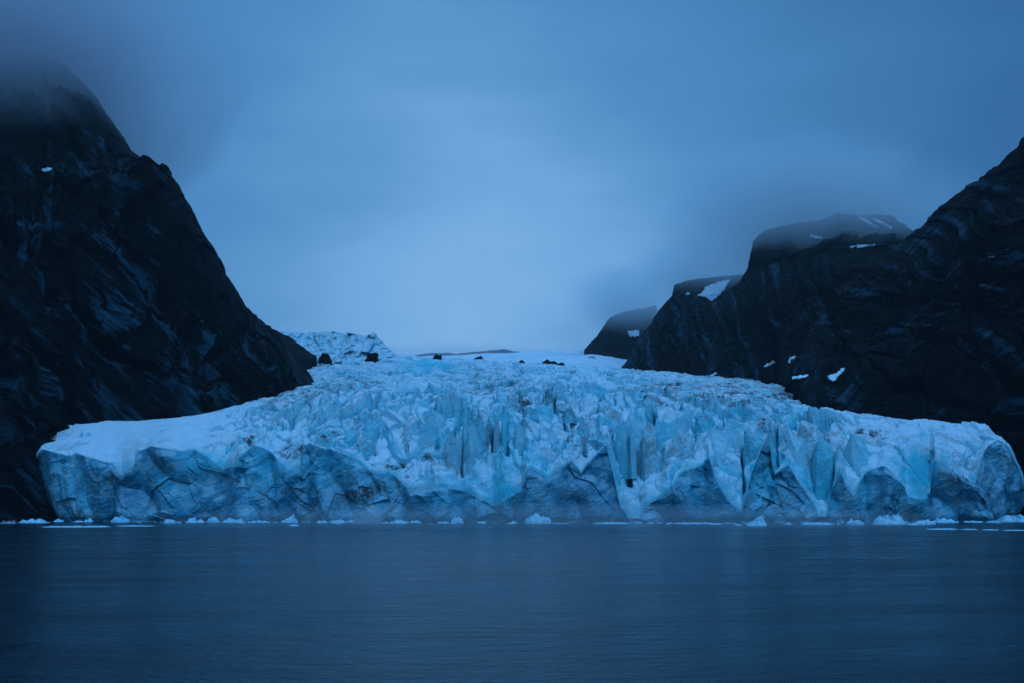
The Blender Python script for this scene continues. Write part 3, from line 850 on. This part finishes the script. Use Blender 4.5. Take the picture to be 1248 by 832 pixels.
for pg, lab in [
    ([(45, 208), (52, 206), (60, 205), (70, 208), (63, 209), (54, 210)], 'single small snow patch on the ledge of the left mountain'),
    ([(843, 363), (854, 359), (860, 350), (876, 344), (890, 341), (884, 352), (876, 361), (868, 368), (858, 362)], 'largest snow slope, a bright triangle beside the small rock knob'),
    ([(1034, 301), (1046, 299), (1066, 298), (1068, 300), (1050, 303), (1036, 304)], 'flat snow sliver where the flat topped peak meets the right mountain'),
    ([(1044, 265), (1052, 266), (1066, 274), (1074, 279), (1068, 279), (1054, 271)], 'left of two diagonal snow streaks near the top of the cloud capped peak'),
    ([(1062, 266), (1072, 269), (1088, 277), (1086, 280), (1074, 274), (1064, 269)], 'right of two diagonal snow streaks near the top of the cloud capped peak'),
    ([(983, 286), (993, 287), (1003, 290), (1002, 292), (990, 290)], 'thin snow sliver on the face of the flat topped peak'),
    ([(956, 443), (962, 436), (969, 432), (970, 435), (962, 442)], 'short tilted snow patch low on the right mountain above the long strip'),
    ([(930, 446), (942, 439), (945, 441), (934, 447)], 'faint narrow snow streak left of the tilted patch on the right mountain'),
    ([(950, 463), (962, 459), (985, 456), (984, 459), (966, 462), (952, 465)], 'long thin snow strip at the foot of the right mountain'),
    ([(1008, 458), (1018, 455), (1030, 446), (1028, 452), (1022, 458), (1016, 465), (1010, 462)], 'ragged snow patch in a gully low on the right mountain'),
    ([(864, 458), (874, 452), (876, 453), (868, 459)], 'tiny snow streak touching the ice under the dark bluff'),
    ([(765, 404), (778, 403), (779, 410), (766, 411)], 'square snow patch on the farthest peak'),
    ([(833, 359), (840, 357), (842, 359), (836, 361)], 'speck of snow on the left end of the small rock knob'),
    ([(1196, 314), (1206, 313), (1218, 312), (1208, 315)], 'hair thin snow line high on the right mountain near the picture edge'),
]:
    snow_patch(pg, lab)

# ------------------------------------------------------------------ water
nw = 2
wv = [(-2400, -1200, 0), (2400, -1200, 0), (2400, 2400, 0), (-2400, 2400, 0)]
wo = mesh_arr('water', np.array(wv), np.array([[0, 1, 2, 3]]), WATER)
tag(wo, 'calm dark blue fjord water blurred smooth in front of the glacier', 'water', None, 'structure')

# ------------------------------------------------------------------ floating ice
def floe(px, py, w, h, kind, label, seed, mat=FLOE):
    v = (CY - py) / F
    d = CAMZ * (cT - sT * v) / -(sT + cT * v)
    d = min(d, float(np.interp(px, S, yfront)) - 9)
    sc = d / F
    W, H = w * sc * random.Random(seed + 3).uniform(.8, 1.0), max(h * sc * random.Random(seed + 4).uniform(.6, .95), .25)
    X = xat(px, d, 0.0)
    na, nr_ = 40, 14
    r = random.Random(seed)
    A, R = np.meshgrid(np.linspace(0, 2 * math.pi, na, endpoint=False), np.linspace(0, 1, nr_))
    dep_ = min(.45 * W, max(2.2 * H, .28 * W))
    out = 1 + .28 * perlin(np.cos(A) * 1.6 + seed, np.sin(A) * 1.6, seed=seed) + .12 * perlin(np.cos(A) * 5, np.sin(A) * 5 + seed, seed=seed + 1)
    x = np.cos(A) * R * out * W / 2; y = np.sin(A) * R * out * dep_
    if kind == 'dome': z = H * np.sqrt(np.clip(1 - R ** 2.2, 0, 1))
    elif kind == 'point':
        ax = r.uniform(-.15, .2) * W
        z = H * np.clip(1 - np.maximum(np.abs((x - ax * (1 - R)) / (W / 2)) * 1.05, R ** 1.0), 0, 1); x = x + ax * (1 - R)
    elif kind == 'lump': z = H * np.clip(1 - R ** 3, 0, 1) * np.clip(.55 + .95 * perlin(x / (W * .22) + seed, y / (W * .22), seed=seed + 2), .12, 1)
    elif kind == 'notch': z = H * np.clip(1 - R ** 5, 0, 1) * np.where(np.abs(x / W + .02) < .035, .45, 1) * np.clip(.85 + .5 * perlin(x / (W * .2) + seed, y / (W * .3), seed=seed), .4, 1.05)
    else: z = H * np.clip(1 - R ** 6, 0, 1) * np.clip(.75 + .7 * perlin(x / (W * .12) + seed, y / 3, seed=seed), .25, 1)
    fh_, ft_, fe_ = facets(x / (W * .17) + seed, y / (W * .22), seed + 9)
    z = z * (1 + .5 * fh_ + .5 * ft_)
    z = z + .16 * H * fbm(x / (W * .1) + seed, y / (W * .1), seed=seed + 5, octaves=3) * (R < .97) - .3 * (R >= .999)
    V = np.stack([x, y, z], -1).reshape(-1, 3)
    Q = grid_quads(nr_, na, True)
    V = np.concatenate([V, np.stack([x[-1] * .9, y[-1] * .9, z[-1] * 0 - .9 * H - .5], -1), [[0, 0, -1.2 * H - .6]]])
    last = (nr_ - 1) * na
    ring = np.arange(na)
    Q = np.concatenate([Q, np.stack([last + ring, last + (ring + 1) % na, nr_ * na + (ring + 1) % na, nr_ * na + ring], -1)])
    me_n = 'ice_floe' if kind != 'point' else 'iceberg'
    o = mesh_arr(me_n, V, Q, mat, smooth=False)
    o.location = (X, d, 0)
    return tag(o, label, 'iceberg' if kind == 'point' else 'ice floe', 'ice floating along the glacier foot')


FLOES = [
    (10, 637.5, 24, 5, 'lump', 'gritty grey floe at the far left under the dark shore', 1),
    (40, 636.5, 44, 7, 'lump', 'bright double humped floe below the left shore rocks', 0),
    (72, 635, 15, 4, 'lump', 'small pale floe touching the left end of the ice cliff', 0),
    (95, 635.5, 14, 3, 'lump', 'little hummocky floe between the left cliff end and the white mound', 0),
    (108, 635, 13, 5, 'lump', 'small upright floe just left of the white mound', 0),
    (147, 633, 23, 7, 'dome', 'white mound of ice against the cliff at the left', 0),
    (92, 641.5, 80, 2.2, 'flat', 'long flat sheet of ice in front of the left cliff end', 0),
    (165, 640.5, 52, 1.0, 'flat', 'thin broken line of ice right of the long flat sheet', 0),
    (206, 637, 15, 6, 'dome', 'dull blue rounded lump left of the low ice heap', 0),
    (238, 636, 22, 6, 'lump', 'low ice heap left of the bright rounded boulder of ice', 0),
    (260, 634.5, 16, 7, 'dome', 'bright smooth rounded boulder of ice in the left half', 0),
    (284, 636, 32, 8, 'lump', 'spread heap of ice right of the bright rounded boulder', 0),
    (308, 635.5, 14, 3, 'lump', 'scrap of ice at the tail of the spread heap', 0),
    (320, 636, 18, 3, 'lump', 'low scrap of ice left of the tall pointed iceberg', 0),
    (352, 635, 25, 15, 'point', 'tall pointed iceberg in the left half, steep on both sides', 0),
    (358, 640.5, 14, 3.5, 'lump', 'grey lump floating just in front of the tall pointed iceberg', 0),
    (392, 636.5, 15, 4, 'lump', 'pale lump between the tall pointed iceberg and the spray', 0),
    (412, 636.5, 24, 5, 'lump', 'white floe just left of the spray cloud', 0),
    (428, 636, 9, 4, 'dome', 'small round floe touching the left side of the spray cloud', 0),
    (486, 637, 26, 6, 'lump', 'white floe just right of the spray cloud', 0),
    (507, 635.5, 13, 4.5, 'lump', 'little floe hooked to the right end of the floe by the spray', 0),
    (540, 637, 18, 2, 'flat', 'pinkish flat slip of ice left of a rounded lump near the middle', 0),
    (558, 636.5, 17, 7, 'dome', 'rounded lump of ice left of the middle of the cliff', 0),
    (587, 636, 14, 4, 'lump', 'small floe left of the big white dome', 0),
    (626, 636, 11, 3, 'lump', 'tiny floe just left of the big white dome', 0),
    (655, 637, 34, 10, 'dome', 'big smooth white dome of ice near the middle', 0),
    (683, 637.5, 22, 1.2, 'flat', 'flat tail of ice trailing right from the white dome', 0),
    (746, 637.5, 48, 2.2, 'flat', 'long thin floe below the bright ice blade', 0),
    (777, 636.8, 13, 1.3, 'flat', 'short thin scrap right of the long thin floe', 0),
    (842, 637.5, 44, 3, 'lump', 'string of low brash ice left of the white triangle', 0),
    (872, 638.5, 20, 1.5, 'flat', 'faint thin slip at the right end of the brash string', 0),
    (900, 639.5, 10, 2.5, 'lump', 'small dim floe at the left foot of the white triangle', 0),
    (922, 640, 26, 14.5, 'point', 'clean white triangular iceberg standing alone in the right half', 0),
    (960, 638.5, 13, 1.5, 'flat', 'thin slip of ice right of the white triangle', 0),
    (997, 638.5, 44, 4, 'lump', 'low long floe between the white triangle and the notched floe', 0),
    (1042, 638.5, 23, 7, 'dome', 'pointed white mound left of the notched floe', 0),
    (1084, 638, 46, 11.5, 'notch', 'largest white floe with a notch in its top, in the right half', 0),
    (1112, 639, 16, 4, 'lump', 'grey scrap in the wake of the notched floe', 0),
    (1129, 638.5, 26, 6, 'dome', 'dim blue floe right of the notched floe', 0),
    (1151, 636, 42, 7, 'lump', 'long white floe against the right part of the cliff', 0),
    (1186, 634, 26, 2, 'flat', 'thin floe in the shade of the right cliff end', 0),
    (1212, 634.5, 22, 3, 'lump', 'low floe left of the floe at the right picture edge', 0),
    (1238, 635, 46, 7.5, 'notch', 'white floe cut by the right picture edge', 0),
    (1148, 644.5, 44, 1.3, 'flat', 'leftmost and longest of four thin ice lines lying off the cliff', 0),
    (1181, 644.8, 22, 1.2, 'flat', 'second from the left of four thin ice lines off the cliff', 0),
    (1207, 645.3, 27, 1.2, 'flat', 'third from the left of four thin ice lines off the cliff', 0),
    (1236, 646, 30, 1.4, 'flat', 'rightmost of four thin ice lines off the cliff', 0),
]
for i, (px, py, w, h, kd, lab, g) in enumerate(FLOES):
    floe(px, py, w, h, kd, lab, 900 + i * 3, GRIT if g else FLOE)

# crumbs of ice too many to count, drifting along the foot of the cliff
Vb, Fb = [], []
rb = random.Random(5)
for _ in range(260):
    px = rb.choice((rb.uniform(0, 1248), rb.gauss(330, 120), rb.gauss(1120, 90), rb.gauss(830, 50)))
    d = float(np.interp(px, S, yfront)) - 6 - abs(rb.gauss(0, 14))
    x = xat(px, d, 0.0); w = rb.uniform(.25, 1.3) * rb.choice((1, 1, 2.2)); h = rb.uniform(.12, .5) * (w ** .6)
    n0 = len(Vb); n = 6
    for q in range(n):
        a = 2 * math.pi * q / n + rb.uniform(-.3, .3)
        Vb.append((x + math.cos(a) * w * rb.uniform(.7, 1.3), d + math.sin(a) * w * rb.uniform(.6, 1), -.15))
    Vb.append((x + rb.uniform(-.3, .3) * w, d, h)); Vb.append((x + rb.uniform(-.5, .5) * w, d + .2, h * rb.uniform(.4, 1)))
    for q in range(n):
        Fb.append((n0 + q, n0 + (q + 1) % n, n0 + n + (1 if q > 2 else 0)))
    Fb.append((n0, n0 + n, n0 + n + 1)); Fb.append((n0 + 3, n0 + n + 1, n0 + n))
tag(mesh_arr('brash_ice', np.array(Vb), np.array(Fb), FLOE), 'crumbs of broken ice drifting on the water along the cliff foot', 'brash ice', None, 'stuff')

# ------------------------------------------------------------------ air: haze, clouds, mist
def blob(name, c, r, mat, label, cat, seed, lump=.25, flat=None, freq=1.6):
    na, nb_ = 72, 36
    A, B = np.meshgrid(np.linspace(0, 2 * math.pi, na, endpoint=False), np.linspace(-math.pi / 2 + .02, math.pi / 2 - .02, nb_))
    x, y, z = np.cos(A) * np.cos(B), np.sin(A) * np.cos(B), np.sin(B)
    k = 1 + lump * fbm(x * freq + seed, y * freq, z * freq, seed, 4)
    V = np.stack([x * k * r[0], y * k * r[1], z * k * r[2]], -1)
    if flat is not None: V[..., 2] = np.maximum(V[..., 2], flat)
    V = V.reshape(-1, 3)
    Q = grid_quads(nb_, na, True)
    n0 = len(V)
    V = np.concatenate([V, [[0, 0, V[:na, 2].mean()]], [[0, 0, V[-na:, 2].mean()]]])
    ring = np.arange(na)
    Q3 = [(n0, (i + 1) % na, i) for i in range(na)] + [(n0 + 1, (nb_ - 1) * na + i, (nb_ - 1) * na + (i + 1) % na) for i in range(na)]
    me = bpy.data.meshes.new(name)
    me.from_pydata([tuple(v) for v in V], [], [tuple(int(i) for i in q) for q in Q] + Q3)
    o = link(name, me, mat); o.location = c
    return tag(o, label, cat, None, 'stuff')


def cloud_material(name, col, dens, scale):
    """vapour thickest in the middle of its cloud, thinning out unevenly to nothing at its edge"""
    m = NT(name)
    tc_ = m.n('ShaderNodeTexCoord')
    sub_ = m.n('ShaderNodeVectorMath', operation='SUBTRACT'); m.l(tc_.outputs['Generated'], sub_.inputs[0]); sub_.inputs[1].default_value = (.5, .5, .5)
    ln_ = m.n('ShaderNodeVectorMath', operation='LENGTH'); m.l(sub_.outputs[0], ln_.inputs[0])
    r = m.math('MULTIPLY', ln_.outputs['Value'], 2.0)
    nz_ = m.noise(tc_.outputs['Object'], scale, 4, .55)
    r = m.math('ADD', r, m.math('MULTIPLY', m.math('SUBTRACT', nz_, .5), .7))
    f = m.mr(r, .95, .15)
    v = m.n('ShaderNodeVolumePrincipled'); v.inputs['Color'].default_value = (*col, 1)
    m.l(m.math('MULTIPLY', f, dens), v.inputs['Density'])
    m.l(v.outputs[0], m.out.inputs['Volume'])
    return m.m


CLOUD = cloud_material('cloud_vapour', (0.93, 0.86, 0.91), 0.020, .006)
CLOUD2 = cloud_material('thin_cloud_vapour', (1.0, 0.96, 0.98), 0.0115, .010)
MIST = volume_material('water_mist', (0.9, 0.95, 1.0), 0.0042)
SPRAY = volume_material('ice_spray_vapour', (0.97, 0.98, 1.0), 0.10)
blob('cloud', (-560, 900, 452), (330, 340, 190), CLOUD, 'grey blue cloud wrapping the top of the left mountain', 'cloud', 11)
blob('cloud', (450, 1450, 452), (270, 230, 125), CLOUD2, 'cloud draped over the flat topped peak on the right', 'cloud', 12)
blob('cloud', (320, 1680, 400), (150, 150, 60), CLOUD2, 'cloud resting on the small rock knob', 'cloud', 13)
blob('cloud', (-90, 2110, 315), (330, 50, 34), CLOUD2, 'thin low cloud on the skyline behind the upper glacier', 'cloud', 18)
blob('cloud', (230, 1940, 400), (150, 150, 80), CLOUD2, 'cloud hiding the top of the farthest peak', 'cloud', 14)
blob('mist', (20, 425, 1.2), (170, 52, 9), MIST, 'thin pale mist lying on the water before the middle of the cliff', 'mist', 15, .15, flat=-1.0)
sd = CAMZ * F / (637 - HOR)
blob('spray', ((452 - CX) / F * sd, sd - 1, 2.5), (8, 4, 4.5), SPRAY, 'pale burst of ice spray at the cliff foot in the left half', 'ice spray', 16, .4, flat=-2.6, freq=2.4)
blob('spray', ((460 - CX) / F * sd, sd, 6.0), (3.0, 2.5, 3.4), SPRAY, 'small puff rising from the top of the burst of ice spray', 'ice spray', 17, .4, freq=2.4)

hz = mesh_arr('haze', np.array([(x, y, z) for z in (-15, 620) for (x, y) in ((-2450, -1250), (2450, -1250), (2450, 2600), (-2450, 2600))]),
              np.array([[0, 3, 2, 1], [4, 5, 6, 7], [0, 1, 5, 4], [1, 2, 6, 5], [2, 3, 7, 6], [3, 0, 4, 7]]), volume_material('haze_air', (0.9, 0.95, 1.0), 0.00003))
tag(hz, 'even bluish evening haze filling the whole fjord', 'haze', None, 'stuff')

# ------------------------------------------------------------------ sky and sun
SUN_EL, SUN_AZ = math.radians(50), math.radians(152)
w = bpy.data.worlds.new('World'); scene.world = w; w.use_nodes = True
T = w.node_tree; T.nodes.clear()
def wn(t, **k):
    n = T.nodes.new(t)
    for a, b in k.items(): setattr(n, a, b)
    return n
out = wn('ShaderNodeOutputWorld'); bg = wn('ShaderNodeBackground'); T.links.new(bg.outputs[0], out.inputs[0])
tc = wn('ShaderNodeTexCoord')
nrm = wn('ShaderNodeVectorMath', operation='NORMALIZE'); T.links.new(tc.outputs['Generated'], nrm.inputs[0])
gx, gy, gz = (float(q) for q in at(560, 395, 1.0)); gz -= CAMZ
gl_ = Vector((gx, gy, gz)).normalized()
# flatten the glow sideways: compare the direction with the pale gap over the head of the valley
sub = wn('ShaderNodeVectorMath', operation='SUBTRACT'); T.links.new(nrm.outputs[0], sub.inputs[0]); sub.inputs[1].default_value = gl_
scl = wn('ShaderNodeVectorMath', operation='MULTIPLY'); T.links.new(sub.outputs[0], scl.inputs[0]); scl.inputs[1].default_value = (1.15, 0.9, 0.95)
nzs = wn('ShaderNodeTexNoise'); nzs.inputs['Scale'].default_value = 3.0; nzs.inputs['Detail'].default_value = 5; nzs.inputs['Roughness'].default_value = .5
mp_ = wn('ShaderNodeVectorMath', operation='MULTIPLY'); mp_.inputs[1].default_value = (1.0, 1.0, 3.2); T.links.new(nrm.outputs[0], mp_.inputs[0]); T.links.new(mp_.outputs[0], nzs.inputs['Vector'])
ln = wn('ShaderNodeVectorMath', operation='LENGTH'); T.links.new(scl.outputs[0], ln.inputs[0])
ad = wn('ShaderNodeMath', operation='MULTIPLY_ADD'); T.links.new(nzs.outputs['Fac'], ad.inputs[0]); ad.inputs[1].default_value = .30; 
ad2 = wn('ShaderNodeMath', operation='ADD'); T.links.new(ln.outputs['Value'], ad.inputs[2]); T.links.new(ad.outputs[0], ad2.inputs[0]); ad2.inputs[1].default_value = -.15
rp = wn('ShaderNodeValToRGB'); dv = wn('ShaderNodeMath', operation='MULTIPLY'); dv.inputs[1].default_value = .4; T.links.new(ad2.outputs[0], dv.inputs[0]); T.links.new(dv.outputs[0], rp.inputs[0])
els = rp.color_ramp.elements
stops = [(0.0, (.215, .445, .780)), (.03, (.195, .425, .755)), (.055, (.160, .380, .71)), (.08, (.115, .318, .625)), (.115, (.080, .262, .55)), (.16, (.062, .222, .485)), (.25, (.036, .145, .355)), (.36, (.034, .140, .345)), (.55, (.06, .25, .54)), (1.0, (.06, .25, .54))]
els[0].position = 0; els[0].color = (*stops[0][1], 1); els[1].position = 1; els[1].color = (*stops[-1][1], 1)
for p_, c_ in stops[1:-1]:
    e = els.new(p_); e.color = (*c_, 1)
# the overcast is thinner and brighter overhead
sp = wn('ShaderNodeSeparateXYZ'); T.links.new(nrm.outputs[0], sp.inputs[0])
ze = wn('ShaderNodeMapRange', interpolation_type='SMOOTHSTEP'); T.links.new(sp.outputs[2], ze.inputs[0]); ze.inputs[1].default_value = .52; ze.inputs[2].default_value = .88
mx = wn('ShaderNodeMix', data_type='RGBA'); T.links.new(ze.outputs[0], mx.inputs[0]); T.links.new(rp.outputs[0], mx.inputs[6]); mx.inputs[7].default_value = (.16, .44, .90, 1)
sky = wn('ShaderNodeTexSky', sky_type='NISHITA', sun_disc=False, sun_elevation=SUN_EL, sun_rotation=SUN_AZ)
add = wn('ShaderNodeMix', data_type='RGBA', blend_type='ADD'); add.inputs[0].default_value = .0015
T.links.new(mx.outputs[2], add.inputs[6]); T.links.new(sky.outputs[0], add.inputs[7])
T.links.new(add.outputs[2], bg.inputs[0]); bg.inputs[1].default_value = 1.0

sl_ = bpy.data.lights.new('sun', 'SUN'); sl_.energy = 1.2; sl_.angle = math.radians(26); sl_.color = (.145, .485, 1.0)
so = bpy.data.objects.new('sun', sl_); COL.objects.link(so)
dirv = Vector((math.sin(SUN_AZ) * math.cos(SUN_EL), math.cos(SUN_AZ) * math.cos(SUN_EL), math.sin(SUN_EL)))
so.rotation_euler = (-dirv).to_track_quat('-Z', 'Y').to_euler()
so.location = (0, 0, 700)

# ------------------------------------------------------------------ camera and render settings
cam = bpy.data.cameras.new('camera'); co = bpy.data.objects.new('camera', cam); COL.objects.link(co)
cam.lens = 35; cam.sensor_width = 36; cam.clip_start = .5; cam.clip_end = 8000
co.location = CAM; co.rotation_euler = (math.pi / 2 + TILT, 0, 0)
scene.camera = co
vs = scene.view_settings
scene.display_settings.display_device = 'sRGB'
vs.view_transform = 'Standard'; vs.look = 'None'; vs.exposure = 0; vs.gamma = 1; vs.use_curve_mapping = False
cy = scene.cycles
cy.use_denoising = True
cy.max_bounces = 6; cy.diffuse_bounces = 3; cy.glossy_bounces = 3; cy.volume_bounces = 2; cy.transparent_max_bounces = 16
cy.sample_clamp_indirect = 4
